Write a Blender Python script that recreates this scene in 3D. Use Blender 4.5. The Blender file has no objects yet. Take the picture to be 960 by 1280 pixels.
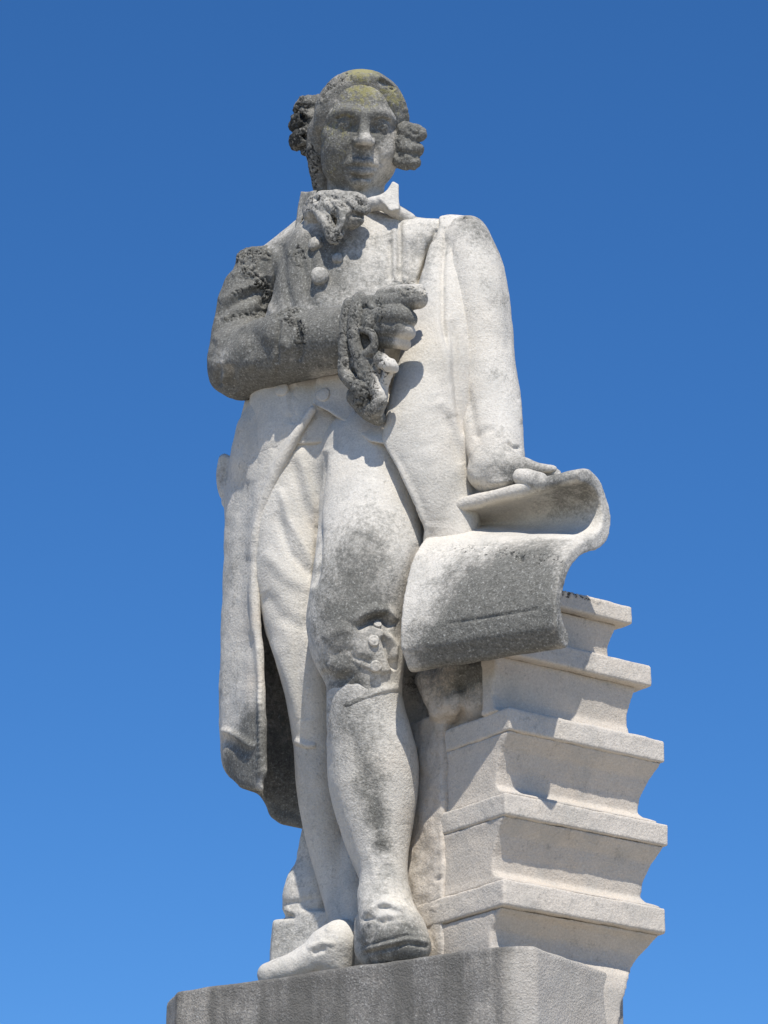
import bpy, math, random
import numpy as np
from mathutils import Vector, noise as mnoise

random.seed(7)
rng = np.random.default_rng(7)
scene = bpy.context.scene
COL = scene.collection
U = 460.0                      # modelling units per metre

# ------------------------------------------------------------------ camera
CAM = np.array([0.0, -9.0 * U, -2.0 * U])
PITCH = math.radians(19.55)
FPX = 4528.0                   # focal length in pixels of a 960 px wide frame
cam_d = bpy.data.cameras.new("camera")
cam = bpy.data.objects.new("camera", cam_d)
COL.objects.link(cam)
cam.location = CAM / U
cam.rotation_euler = (math.radians(90) + PITCH, 0, 0)
cam_d.sensor_fit = 'HORIZONTAL'
cam_d.sensor_width = 36.0
cam_d.lens = 36.0 * FPX / 960.0
cam_d.clip_end = 5000
scene.camera = cam

# ------------------------------------------------------------------ light
SUN_EL, SUN_AZ = math.radians(57), math.radians(6)     # azimuth: to the right of the camera, behind it
world = bpy.data.worlds.new("World")
scene.world = world
world.use_nodes = True
nt = world.node_tree
bg = nt.nodes['Background']
sky = nt.nodes.new('ShaderNodeTexSky')
sky.sky_type = 'NISHITA'
sky.sun_disc = False
sky.sun_elevation = SUN_EL
sky.sun_rotation = math.pi - SUN_AZ
sky.altitude = 3000
sky.air_density = 1.3
sky.dust_density = 0.0
sky.ozone_density = 10.0
hsv = nt.nodes.new('ShaderNodeHueSaturation')
hsv.inputs['Saturation'].default_value = 1.14
hsv.inputs['Hue'].default_value = 0.502
nt.links.new(sky.outputs[0], hsv.inputs['Color'])
nt.links.new(hsv.outputs[0], bg.inputs[0])
bg.inputs[1].default_value = 0.127
sd = bpy.data.lights.new("sun", 'SUN')
sd.energy = 5.0
sd.angle = math.radians(0.5)
sd.color = (1.0, 0.965, 0.92)
sun = bpy.data.objects.new("sun", sd)
COL.objects.link(sun)
S = Vector((math.sin(SUN_AZ) * math.cos(SUN_EL), -math.cos(SUN_AZ) * math.cos(SUN_EL), math.sin(SUN_EL)))
sun.rotation_euler = S.to_track_quat('Z', 'Y').to_euler()
sun.location = (3, -6, 12)
scene.view_settings.view_transform = 'Standard'
scene.view_settings.look = 'None'
scene.view_settings.exposure = 0.06
scene.view_settings.gamma = 1.0

# ------------------------------------------------------------------ geometry helpers
cp, sp = math.cos(PITCH), math.sin(PITCH)
FW = np.array([0, cp, sp]); UPV = np.array([0, -sp, cp]); RT = np.array([1.0, 0, 0])


def Yp(u):
    return 150.0 + (450.0 - u) * 0.45


def P(u, v, d=0.0):
    """point seen towards (u, v), d units in front of the figure's middle plane"""
    ray = FW + (u - 480) / FPX * RT + (640 - v) / FPX * UPV
    t = (Yp(u) - d - CAM[1]) / ray[1]
    return CAM + ray * t


def Pz(u, v, z):
    ray = FW + (u - 480) / FPX * RT + (640 - v) / FPX * UPV
    return CAM + ray * ((z - CAM[2]) / ray[2])


def Pxy(u, v, y):
    ray = FW + (u - 480) / FPX * RT + (640 - v) / FPX * UPV
    return CAM + ray * ((y - CAM[1]) / ray[1])


def proj(X, Y, Z):
    dy = Y - CAM[1]; dz = Z - CAM[2]
    f = dy * cp + dz * sp
    return 480 + FPX * X / f, 640 - FPX * (-dy * sp + dz * cp) / f


class Field:
    """signed distance sculpture: primitives are blended in order on a local grid"""
    def __init__(self, h):
        self.h = h; self.pr = []

    def add(self, fn, lo, hi, k=0.0, op='u'):
        self.pr.append((fn, np.array(lo, float), np.array(hi, float), k, op)); return self

    # -- primitives ---------------------------------------------------
    def tube(self, pts, k=8.0, ky=1.0, op='u', scr=True):
        """tapered rounded chain; pts = (u, v, d, r) on screen or (x, y, z, r) in space"""
        if scr:
            pts = [tuple(P(p[0], p[1], p[2])) + (p[3],) for p in pts]
        A = np.array(pts, float)
        if len(A) > 2:                       # smooth the chain with a spline
            E = np.vstack([2 * A[0] - A[1], A, 2 * A[-1] - A[-2]])
            out = []
            for i in range(1, len(E) - 2):
                L = np.linalg.norm(E[i + 1][:3] - E[i][:3]); m = int(np.clip(L / 14, 2, 5))
                for j in range(m):
                    t = j / m
                    out.append(0.5 * (2 * E[i] + (E[i + 1] - E[i - 1]) * t + (2 * E[i - 1] - 5 * E[i] + 4 * E[i + 1] - E[i + 2]) * t * t
                               + (3 * E[i] - E[i - 1] - 3 * E[i + 1] + E[i + 2]) * t ** 3))
            A = np.array(out + [E[-2]])
        segs = [(A[i], A[i + 1]) for i in range(len(A) - 1)] if len(A) > 1 else [(A[0], A[0])]
        pad = max(k, 8.0) + 2 * self.h

        def fn(X, Y, Z):
            out = np.full((X.shape[0], Y.shape[1], Z.shape[2]), 60.0, np.float32)
            xs, ys, zs = X[:, 0, 0], Y[0, :, 0], Z[0, 0, :]
            for a, b in segs:
                r = max(a[3], b[3]); rr = np.array([r, r * max(ky, 1), r]) + pad
                lo = np.minimum(a[:3], b[:3]) - rr; hi = np.maximum(a[:3], b[:3]) + rr
                i0, i1 = np.searchsorted(xs, [lo[0], hi[0]]); j0, j1 = np.searchsorted(ys, [lo[1], hi[1]]); k0, k1 = np.searchsorted(zs, [lo[2], hi[2]])
                if i1 <= i0 or j1 <= j0 or k1 <= k0: continue
                x, y, z = X[i0:i1], Y[:, j0:j1], Z[:, :, k0:k1]
                bx, by, bz = b[0] - a[0], (b[1] - a[1]) / ky, b[2] - a[2]
                px, py, pz = x - np.float32(a[0]), (y - np.float32(a[1])) / np.float32(ky), z - np.float32(a[2])
                l2 = bx * bx + by * by + bz * bz + 1e-9; ln = math.sqrt(l2)
                t = px * np.float32(bx / l2) + py * np.float32(by / l2) + pz * np.float32(bz / l2)
                de = float(np.clip((b[3] - a[3]) / ln, -.9, .9))
                if abs(de) > 1e-3:
                    pe = np.sqrt(np.maximum(px * px + py * py + pz * pz - t * t * np.float32(l2), 0))
                    t = t + pe * np.float32(de / math.sqrt(1 - de * de) / ln)
                t = np.clip(t, 0, 1)
                d = np.sqrt((px - t * np.float32(bx)) ** 2 + (py - t * np.float32(by)) ** 2 + (pz - t * np.float32(bz)) ** 2)
                d = (d - (np.float32(a[3]) + t * np.float32(b[3] - a[3]))) * np.float32(min(1.0, ky))
                o = out[i0:i1, j0:j1, k0:k1]
                np.minimum(o, d, out=o)
            return out
        rm = A[:, 3].max(); rr = np.array([rm, rm * max(ky, 1), rm])
        return self.add(fn, A[:, :3].min(0) - rr, A[:, :3].max(0) + rr, k, op)

    def ell(self, c, r, k=6.0, op='u', scr=True, basis=None):
        c = np.array(P(*c) if scr else c, float); r = np.array(r, float)
        B = np.eye(3) if basis is None else np.array(basis, float)   # rows = axes
        def fn(X, Y, Z):
            x, y, z = X - c[0], Y - c[1], Z - c[2]
            a = (x * B[0, 0] + y * B[0, 1] + z * B[0, 2]) / r[0]
            b = (x * B[1, 0] + y * B[1, 1] + z * B[1, 2]) / r[1]
            e = (x * B[2, 0] + y * B[2, 1] + z * B[2, 2]) / r[2]
            k0 = np.sqrt(a * a + b * b + e * e)
            k1 = np.sqrt((a / r[0]) ** 2 + (b / r[1]) ** 2 + (e / r[2]) ** 2) + 1e-6
            return np.where(k0 < 0.3, (k0 - 1) * r.min(), k0 * (k0 - 1) / k1)
        m = r.max() if basis is not None else r
        return self.add(fn, c - m, c + m, k, op)

    def slab(self, poly, ctrl, t, k=4.0, op='u', round_=3.0):
        """sheet of half thickness t whose outline is poly and whose depth follows ctrl (u, v, d)"""
        poly = np.array(poly, float); ctrl = np.array(ctrl, float)
        def basis(u, v):
            u = (u - 450) / 200; v = (v - 600) / 400
            n = len(ctrl)
            if n >= 6: return [np.ones_like(u), u, v, u * u, u * v, v * v]
            if n >= 3: return [np.ones_like(u), u, v]
            return [np.ones_like(u)]
        M = np.stack(basis(ctrl[:, 0], ctrl[:, 1]), 1)
        co = np.linalg.lstsq(M, ctrl[:, 2], rcond=None)[0]
        ds = np.stack(basis(poly[:, 0], poly[:, 1]), 1) @ co
        W = np.array([P(a, b, c) for (a, b), c in zip(poly, ds)])
        ext = np.array([t + 6, t * 1.5 + 40, t + 6])
        def fn(X, Y, Z):
            u, v = proj(X, Y, Z)
            dd = sum(c * b for c, b in zip(co, basis(u, v)))
            dep = np.abs(Y - (Yp(u) - dd)) * 0.93 - t
            s = sdpoly(u, v, poly)
            a = s + round_; b = dep + round_
            return np.minimum(np.maximum(a, b), 0) + np.sqrt(np.maximum(a, 0) ** 2 + np.maximum(b, 0) ** 2) - round_
        return self.add(fn, W.min(0) - ext, W.max(0) + ext, k, op)

    def build(self, bound_pad=4):
        h = self.h
        adds = [p for p in self.pr if p[4] == 'u']
        lo = np.min([p[1] for p in adds], 0) - h * bound_pad
        hi = np.max([p[2] for p in adds], 0) + h * bound_pad
        n = np.ceil((hi - lo) / h).astype(int) + 1
        ax = [lo[i] + h * np.arange(n[i]) for i in range(3)]
        D = np.full(n, 40.0, np.float32)
        for fn, a, b, k, op in self.pr:
            m = max(k, 2 * h) + h
            i0 = np.clip(np.floor((a - m - lo) / h).astype(int), 0, n - 1)
            i1 = np.clip(np.ceil((b + m - lo) / h).astype(int) + 1, 1, n)
            if np.any(i1 <= i0): continue
            sl = tuple(slice(i0[i], i1[i]) for i in range(3))
            X = ax[0][sl[0]][:, None, None].astype(np.float32)
            Y = ax[1][sl[1]][None, :, None].astype(np.float32)
            Z = ax[2][sl[2]][None, None, :].astype(np.float32)
            shp = (X.shape[0], Y.shape[1], Z.shape[2])
            d = np.broadcast_to(fn(X, Y, Z), shp)
            o = D[sl]
            if op == 'u':
                r = np.minimum(o, d)
                if k > 0:
                    q = np.maximum(k - np.abs(o - d), 0) / k; r = r - q * q * k * 0.25
            elif op == 's':
                r = np.maximum(o, -d)
                if k > 0:
                    q = np.maximum(k - np.abs(o + d), 0) / k; r = r + q * q * k * 0.25
            else:                                # intersect
                r = np.maximum(o, d)
            D[sl] = r
        return surface_nets(D, lo, h)


def sdpoly(u, v, poly):
    n = len(poly)
    u, v = np.broadcast_arrays(u, v)
    best = np.full(u.shape, 1e9, np.float32); ins = np.zeros(u.shape, bool)
    for i in range(n):
        a = poly[i]; b = poly[(i + 1) % n]
        ex, ey = b - a
        wx, wy = u - a[0], v - a[1]
        t = np.clip((wx * ex + wy * ey) / (ex * ex + ey * ey + 1e-9), 0, 1)
        best = np.minimum(best, (wx - ex * t) ** 2 + (wy - ey * t) ** 2)
        c = (a[1] <= v) != (b[1] <= v)
        if abs(ey) > 1e-9:
            ins ^= c & (u < a[0] + (v - a[1]) * ex / ey)
    d = np.sqrt(best)
    return np.where(ins, -d, d)


def surface_nets(D, lo, h):
    I = D < 0
    nx, ny, nz = D.shape
    c = [(i, j, k) for i in (0, 1) for j in (0, 1) for k in (0, 1)]
    cnt = np.zeros((nx - 1, ny - 1, nz - 1), np.int8)
    for i, j, k in c:
        cnt += I[i:nx - 1 + i, j:ny - 1 + j, k:nz - 1 + k]
    act = np.nonzero((cnt > 0) & (cnt < 8))
    x, y, z = act
    m = len(x)
    idx = np.full(cnt.shape, -1, np.int32); idx[act] = np.arange(m)
    val = {q: D[x + q[0], y + q[1], z + q[2]] for q in c}
    acc = np.zeros((m, 3)); w = np.zeros(m)
    for p in c:
        for a in range(3):
            if p[a]: continue
            q = list(p); q[a] = 1; q = tuple(q)
            f, g = val[p], val[q]
            cr = (f < 0) != (g < 0)
            t = np.where(cr, f / np.where(cr, f - g, 1), 0)
            pt = np.array(p, float)[None, :].repeat(m, 0); pt[:, a] += t
            acc += pt * cr[:, None]; w += cr
    V = lo + h * (np.stack([x, y, z], 1) + acc / np.maximum(w, 1)[:, None])
    Q = []
    for a in range(3):
        b, cc = (a + 1) % 3, (a + 2) % 3
        s0 = [slice(None)] * 3; s1 = [slice(None)] * 3
        s0[a] = slice(0, -1); s1[a] = slice(1, None)
        A, B = I[tuple(s0)], I[tuple(s1)]
        e = np.array(np.nonzero(A != B))
        ok = (e[b] > 0) & (e[cc] > 0) & (e[b] < D.shape[b] - 1) & (e[cc] < D.shape[cc] - 1)
        e = e[:, ok]
        flip = A[tuple(e)]
        def at(db, dc):
            t = e.copy(); t[b] -= db; t[cc] -= dc
            return idx[tuple(t)]
        q = np.stack([at(1, 1), at(0, 1), at(0, 0), at(1, 0)], 1)
        q[~flip] = q[~flip][:, ::-1]
        Q.append(q)
    Q = np.concatenate(Q)
    Q = Q[(Q >= 0).all(1)]
    return V, Q


def vnormals(V, Q):
    n = np.cross(V[Q[:, 2]] - V[Q[:, 0]], V[Q[:, 3]] - V[Q[:, 1]])
    N = np.zeros_like(V)
    for i in range(4):
        for a in range(3):
            N[:, a] += np.bincount(Q[:, i], n[:, a], len(V))
    return N / (np.linalg.norm(N, axis=1, keepdims=True) + 1e-9)


def smooth_arr(a, Q, it):
    for _ in range(it):
        s = np.zeros_like(a); w = np.zeros(len(a))
        for i in range(4):
            j = Q[:, (i + 1) % 4]; k = Q[:, i]
            if a.ndim == 1:
                s += np.bincount(k, a[j], len(a)) + np.bincount(j, a[k], len(a))
            else:
                for c in range(a.shape[1]):
                    s[:, c] += np.bincount(k, a[j, c], len(a)) + np.bincount(j, a[k, c], len(a))
            w += np.bincount(k, minlength=len(a)) + np.bincount(j, minlength=len(a))
        w = np.maximum(w, 1)
        a = 0.5 * a + 0.5 * (s / (w if a.ndim == 1 else w[:, None]))
    return a


def relief(V, Q, strokes=(), plates=(), lump=0.0, lump_scale=40.0, crusts=(), crev=None):
    """carve grooves / raise folds (strokes) and raised plates into the camera side of a mesh"""
    N = vnormals(V, Q)
    Ns = smooth_arr(N, Q, 3)
    u, v = proj(V[:, 0], V[:, 1], V[:, 2])
    R = V - CAM; R /= np.linalg.norm(R, axis=1, keepdims=True)
    face = np.clip((-(R * Ns).sum(1) - 0.02) / 0.25, 0, 1)
    disp = np.zeros(len(V))
    for st in strokes:
        pts, wd, ht = np.array(st[0], float), st[1], st[2]
        side = st[3] if len(st) > 3 else 0
        m = (u > pts[:, 0].min() - 4 * wd) & (u < pts[:, 0].max() + 4 * wd) & \
            (v > pts[:, 1].min() - 4 * wd) & (v < pts[:, 1].max() + 4 * wd)
        if not m.any(): continue
        uu, vv = u[m], v[m]
        best = np.full(m.sum(), 1e9); tt = np.zeros(m.sum()); sg = np.zeros(m.sum())
        n = len(pts) - 1
        for i in range(n):
            a, b = pts[i], pts[i + 1]; e = b - a
            wx, wy = uu - a[0], vv - a[1]
            t = np.clip((wx * e[0] + wy * e[1]) / (e @ e + 1e-9), 0, 1)
            d = np.hypot(wx - t * e[0], wy - t * e[1])
            cl = d < best
            best = np.where(cl, d, best); tt = np.where(cl, (i + t) / n, tt)
            sg = np.where(cl, np.sign(wx * e[1] - wy * e[0]), sg)
        tap = np.clip(np.minimum(tt, 1 - tt) * 6, 0, 1) ** 0.5 if side != 2 else 1
        if side == 1:     # step: steep on one side, long slope on the other
            w2 = np.where(sg > 0, wd * 0.35, wd)
        elif side == -1:
            w2 = np.where(sg < 0, wd * 0.35, wd)
        else:
            w2 = wd
        disp[m] += ht * np.exp(-(best / w2) ** 2) * tap
    for pl in plates:
        s = sdpoly(u, v, np.array(pl[0], float))
        x = np.clip(0.5 - s / pl[2], 0, 1)
        disp += pl[1] * x * x * (3 - 2 * x)
    if crusts:
        a1 = np.abs(vnoise(V / 4.2)); a2 = np.abs(vnoise(V / 2.2 + 11))
        rid = 1 - np.minimum(np.minimum(a1 * 4.5, a2 * 5 + .25), 1)          # 1 in the crevices
        for pts, wd, amp in crusts:
            pts = np.array(pts, float); best = np.full(len(V), 1e9)
            for i in range(max(1, len(pts) - 1)):
                a, b = pts[i], pts[min(i + 1, len(pts) - 1)]; e = b - a
                t = np.clip(((u - a[0]) * e[0] + (v - a[1]) * e[1]) / (e @ e + 1e-9), 0, 1)
                best = np.minimum(best, np.hypot(u - a[0] - t * e[0], v - a[1] - t * e[1]))
            m = np.clip(1.6 - best / wd + vnoise(V / 7.0 + 5) * .9, 0, 1); m = m * m * (3 - 2 * m)
            disp += m * amp * (1.0 - 1.7 * rid)
            if crev is not None: crev += m * (rid * .75 + .12)
    V = V + Ns * (disp * face)[:, None]
    if lump:
        L = vnoise(V / lump_scale) * lump + vnoise(V / (lump_scale * 0.35) + 31) * lump * 0.4
        V = V + N * L[:, None]
    return V


_perm = rng.random((32, 32, 32)).astype(np.float32) * 2 - 1


def vnoise(p):
    """smooth value noise in numpy"""
    p = p @ np.array([[.36, .48, -.8], [-.8, .6, 0], [.48, .64, .6]]) + 7.3
    i = np.floor(p).astype(int); f = p - i; f = f * f * (3 - 2 * f)
    out = 0
    for a in (0, 1):
        for b in (0, 1):
            for c in (0, 1):
                w = (f[:, 0] if a else 1 - f[:, 0]) * (f[:, 1] if b else 1 - f[:, 1]) * (f[:, 2] if c else 1 - f[:, 2])
                out = out + w * _perm[(i[:, 0] + a) % 32, (i[:, 1] + b) % 32, (i[:, 2] + c) % 32]
    return out


def blobs(V, lst, base=0.0):
    """stain and painted shade amount from places (u, v, d, radius, strength) on the object"""
    g = np.full(len(V), float(base))
    for (a, b, d, r, s) in lst:
        c = P(a, b, d)
        q = (V - c) / r
        q[:, 1] *= 0.6
        g += s * np.exp(-(q ** 2).sum(1))
    return np.clip(g, 0, 1)


def make_mesh(name, V, Q, mat, parent=None, attrs=None, smooth=True):
    me = bpy.data.meshes.new(name)
    V = np.asarray(V, np.float64); Q = np.asarray(Q, np.int32)
    org = V.mean(0) if parent is None else np.zeros(3)
    me.vertices.add(len(V)); me.vertices.foreach_set('co', (V / U).astype(np.float32).ravel())
    k = Q.shape[1]
    me.loops.add(Q.size); me.loops.foreach_set('vertex_index', Q.ravel())
    me.polygons.add(len(Q))
    me.polygons.foreach_set('loop_start', np.arange(0, Q.size, k, dtype=np.int32))
    me.polygons.foreach_set('loop_total', np.full(len(Q), k, np.int32))
    me.update(calc_edges=True)
    if smooth: me.shade_smooth()
    for a, val in (attrs or {}).items():
        at = me.attributes.new(a, 'FLOAT', 'POINT'); at.data.foreach_set('value', np.asarray(val, np.float32))
    o = bpy.data.objects.new(name, me); COL.objects.link(o)
    if mat: me.materials.append(mat)
    if parent is not None: o.parent = parent
    return o


# ------------------------------------------------------------------ materials
def stone(name, light=(0.665, 0.625, 0.55), dark=(0.112, 0.108, 0.094), bias=0.0, bump=0.33, streak=False, warmc=(0.42, 0.32, 0.22)):
    m = bpy.data.materials.new(name); m.use_nodes = True
    t = m.node_tree; N = t.nodes; L = t.links
    b = N['Principled BSDF']; b.inputs['Roughness'].default_value = 0.93
    b.inputs['Specular IOR Level'].default_value = 0.25
    tc = N.new('ShaderNodeTexCoord')
    def noise(scale, detail=6, rough=0.6, vec=None):
        n = N.new('ShaderNodeTexNoise'); n.inputs['Scale'].default_value = scale
        n.inputs['Detail'].default_value = detail; n.inputs['Roughness'].default_value = rough
        L.new(vec or tc.outputs['Object'], n.inputs['Vector']); return n.outputs['Fac']
    def ramp(fac, lo, hi, a=0.0, c=1.0):
        r = N.new('ShaderNodeMapRange'); r.inputs['From Min'].default_value = lo; r.inputs['From Max'].default_value = hi
        r.inputs['To Min'].default_value = a; r.inputs['To Max'].default_value = c
        L.new(fac, r.inputs['Value']); return r.outputs[0]
    def math_(op, a, c):
        n = N.new('ShaderNodeMath'); n.operation = op
        for i, q in enumerate((a, c)):
            if isinstance(q, (int, float)): n.inputs[i].default_value = q
            else: L.new(q, n.inputs[i])
        return n.outputs[0]
    def mix(f, a, c):
        n = N.new('ShaderNodeMix'); n.data_type = 'RGBA'
        if isinstance(f, (int, float)): n.inputs[0].default_value = f
        else: L.new(f, n.inputs[0])
        for i, q in ((6, a), (7, c)):
            if isinstance(q, tuple): n.inputs[i].default_value = (*q, 1)
            else: L.new(q, n.inputs[i])
        return n.outputs[2]
    def attr(nm):
        n = N.new('ShaderNodeAttribute'); n.attribute_name = nm; return n.outputs['Fac']
    big, mid, fine, grain, coarse = noise(4, 5), noise(22, 8, .65), noise(95, 5, .75), noise(330, 2, .6), noise(170, 2, .6)
    tone = tuple(c * 0.86 for c in light)
    col = mix(ramp(mid, .32, .68), tone, light)
    col = mix(ramp(big, .35, .7, 0, .35), col, (light[0] * .93, light[1] * .88, light[2] * .80))
    warm = math_('MULTIPLY', attr('warm'), ramp(mid, .3, .65, .35, 1))
    col = mix(warm, col, warmc)
    wv = noise(7, 6, .62)
    col = mix(ramp(wv, .47, .66, 0, .42), col, (.36, .35, .315))
    # dark weathered crust, with some painted shade in the same mask
    g = math_('ADD', attr('grime_shade'), bias)
    gg = math_('ADD', g, math_('MULTIPLY', math_('SUBTRACT', mid, .5), 1.1))
    gg = math_('ADD', gg, math_('MULTIPLY', math_('SUBTRACT', fine, .5), 1.25))
    gf = ramp(gg, .14, .70)
    dk = mix(ramp(fine, .35, .7), dark, tuple(c * 2.1 for c in dark))
    col = mix(gf, col, dk)
    # grains: pale quartz and dark pits
    vo = N.new('ShaderNodeTexVoronoi'); vo.inputs['Scale'].default_value = 210
    L.new(tc.outputs['Object'], vo.inputs['Vector'])
    spk = ramp(coarse, .62, .72, 0, .6)
    col = mix(math_('MULTIPLY', spk, ramp(gf, 0, 1, .35, .55)), col, (.66, .64, .58))
    pit = math_('MULTIPLY', ramp(vo.outputs['Distance'], .22, .08), ramp(noise(60, 3), .5, .62, .0, .8))
    col = mix(pit, col, tuple(c * .40 for c in light))
    gr = N.new('ShaderNodeMix'); gr.data_type = 'RGBA'; gr.blend_type = 'MULTIPLY'; gr.inputs[0].default_value = 1
    L.new(col, gr.inputs[6]); L.new(mix(ramp(math_('ADD', math_('MULTIPLY', coarse, .6), math_('MULTIPLY', grain, .4)), .36, .60), mix(gf, (.90, .89, .87), (.70, .69, .67)), mix(gf, (1.06, 1.06, 1.05), (1.15, 1.15, 1.14))), gr.inputs[7]); col = gr.outputs[2]
    # yellow-green lichen
    yl = math_('ADD', attr('lichen'), math_('MULTIPLY', math_('SUBTRACT', noise(75, 5, .7), .5), 1.6))
    col = mix(ramp(yl, .50, .80, 0, .75), col, (.30, .27, .10))
    bl = math_('ADD', attr('black'), math_('MULTIPLY', math_('SUBTRACT', noise(90, 6, .75), .5), 1.9))
    col = mix(ramp(bl, .45, .75, 0, .9), col, (.030, .030, .027))
    if streak:
        mp = N.new('ShaderNodeMapping'); mp.inputs['Scale'].default_value = (14, 14, 1.6)
        L.new(tc.outputs['Object'], mp.inputs['Vector'])
        s = noise(1.0, 5, .6, mp.outputs[0])
        col = mix(math_('MULTIPLY', ramp(s, .42, .60, 0, .8), ramp(attr('grime_shade'), .1, .5)), col, (.13, .122, .105))
        col = mix(ramp(s, .42, .32, 0, .25), col, (.34, .32, .28))
    L.new(col, b.inputs['Base Color'])
    hgt = math_('ADD', math_('MULTIPLY', fine, .8), math_('MULTIPLY', coarse, .7))
    hgt = math_('ADD', hgt, math_('MULTIPLY', mid, .6))
    hgt = math_('SUBTRACT', hgt, math_('MULTIPLY', pit, .9))
    bp = N.new('ShaderNodeBump'); bp.inputs['Strength'].default_value = bump; bp.inputs['Distance'].default_value = 0.011
    L.new(hgt, bp.inputs['Height']); L.new(bp.outputs[0], b.inputs['Normal'])
    return m


M_stone = stone('limestone')
M_skin = stone('weathered_limestone', bump=.42)
M_book = stone('pale_limestone', light=(.66, .60, .515), bump=.34)
M_ped = stone('pedestal_stone', light=(.50, .46, .40), dark=(.14, .132, .118), bump=.6, streak=True)
M_moss = stone('moss', light=(.26, .25, .21), dark=(.07, .066, .048), bias=.0, bump=.9)


def plain_mat(name, c, scale=3.0, amt=.4, rough=.95):
    m = bpy.data.materials.new(name); m.use_nodes = True
    t = m.node_tree; b = t.nodes['Principled BSDF']; b.inputs['Roughness'].default_value = rough
    n = t.nodes.new('ShaderNodeTexNoise'); n.inputs['Scale'].default_value = scale; n.inputs['Detail'].default_value = 8
    tc = t.nodes.new('ShaderNodeTexCoord'); t.links.new(tc.outputs['Object'], n.inputs['Vector'])
    mx = t.nodes.new('ShaderNodeMix'); mx.data_type = 'RGBA'; t.links.new(n.outputs['Fac'], mx.inputs[0])
    mx.inputs[6].default_value = (*[q * (1 - amt) for q in c], 1); mx.inputs[7].default_value = (*[q * (1 + amt) for q in c], 1)
    t.links.new(mx.outputs[2], b.inputs['Base Color'])
    return m


# ------------------------------------------------------------------ setting
GZ = -3.6 * U
n = 24
gs = np.linspace(-1, 1, n + 1); gs = np.sign(gs) * np.abs(gs) ** 3 * 3000 * U
gx, gy = np.meshgrid(gs, gs, indexing='ij')
gv = np.stack([gx.ravel(), gy.ravel(), np.full(gx.size, GZ)], 1)
ii = np.arange((n + 1) ** 2).reshape(n + 1, n + 1)
gq = np.stack([ii[:-1, :-1], ii[1:, :-1], ii[1:, 1:], ii[:-1, 1:]], -1).reshape(-1, 4)
ground = make_mesh('ground', gv + np.array([0, 0, 0]), gq, plain_mat('gravel', (.38, .34, .28), 1.5, .25), None)
ground['kind'] = 'structure'


def empty(name, loc):
    o = bpy.data.objects.new(name, None); COL.objects.link(o); o.location = np.array(loc) / U; return o


def tag(o, label=None, cat=None, group=None, kind=None):
    if label: o['label'] = label
    if cat: o['category'] = cat
    if group: o['group'] = group
    if kind: o['kind'] = kind
    return o


# ---- pedestal
pa = math.radians(33)
PX = np.array([math.cos(pa), -math.sin(pa)])        # along the front face, towards camera right
PN = np.array([math.sin(pa), math.cos(pa)])         # into the block
K0 = Pz(632, 1180, 0.0)[:2] + PX * 25               # nearest top corner before its chamfer
Lf, Ld = 543.0, 256.0


def ped_local(X, Y):
    a = -((X - K0[0]) * PX[0] + (Y - K0[1]) * PX[1])
    b = (X - K0[0]) * PN[0] + (Y - K0[1]) * PN[1]
    return a, b


def box_field(h, a0, a1, b0, b1, z0, z1, r=3, rough=1.2, cham=0):
    F = Field(h)
    cs = np.array([K0 - PX * a + PN * b for a in (a0, a1) for b in (b0, b1)])
    def fn(X, Y, Z):
        a, b = ped_local(X, Y)
        qa = np.abs(a - (a0 + a1) / 2) - (a1 - a0) / 2 + r
        qb = np.abs(b - (b0 + b1) / 2) - (b1 - b0) / 2 + r
        qz = np.abs(Z - (z0 + z1) / 2) - (z1 - z0) / 2 + r
        d = np.sqrt(np.maximum(qa, 0) ** 2 + np.maximum(qb, 0) ** 2 + np.maximum(qz, 0) ** 2) + \
            np.minimum(np.maximum(np.maximum(qa, qb), qz), 0) - r
        if cham:
            d = np.maximum(d, np.where(a > (a0 + a1) / 2, (qa + qb + 50) * .7071, (qa + qb + 25) * .7071) - r)
        return d
    F.add(fn, [cs[:, 0].min(), cs[:, 1].min(), z0], [cs[:, 0].max(), cs[:, 1].max(), z1])
    return F


ped = empty('pedestal', [K0[0] - PX[0] * Lf / 2 + PN[0] * Ld / 2, K0[1] - PX[1] * Lf / 2 + PN[1] * Ld / 2, GZ])
tag(ped, 'square grey streaked stone pedestal under the statue', 'pedestal')
ped_off = np.array([ped.location[0], ped.location[1], ped.location[2]]) * U


def ped_part(name, F, **kw):
    V, Q = F.build()
    V = relief(V, Q, lump=1.3, lump_scale=35)
    g = blobs(V, [(400, 1215, 60, 150, .35), (560, 1190, 90, 80, .30), (600, 1260, 90, 70, .2), (710, 1240, 60, 70, -1.0), (745, 1240, 60, 50, -.6)], .36)  # negative blobs paint the sunlit paleness of the right face
    e = np.clip(1 - np.abs(V[:, 2]) / 14, 0, 1)
    o = make_mesh(name, V - ped_off, Q, M_ped, ped, {'grime_shade': g + e * .15, 'warm': g * 0, 'lichen': g * 0, 'black': e * .1})
    return o


ped_part('block', box_field(3.5, 0, Lf, 0, Ld, -360, 0, 5, cham=24))
ped_part('shaft', box_field(14, 0, Lf, 0, Ld, GZ + 330, -364, 12, cham=24))
ped_part('base_moulding', box_field(14, -40, Lf + 40, -40, Ld + 40, GZ + 180, GZ + 327, 30))
ped_part('plinth', box_field(14, -90, Lf + 90, -90, Ld + 90, GZ - 20, GZ + 177, 12))

# ---- the statue
statue = empty('statue', [K0[0] - PX[0] * Lf / 2 + PN[0] * Ld / 2, K0[1] - PX[1] * Lf / 2 + PN[1] * Ld / 2, 0])
tag(statue, 'weathered pale statue of a man in wig and tailcoat beside a book stack', 'statue')
ST = np.array(statue.location) * U
PARTS = {}


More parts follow.
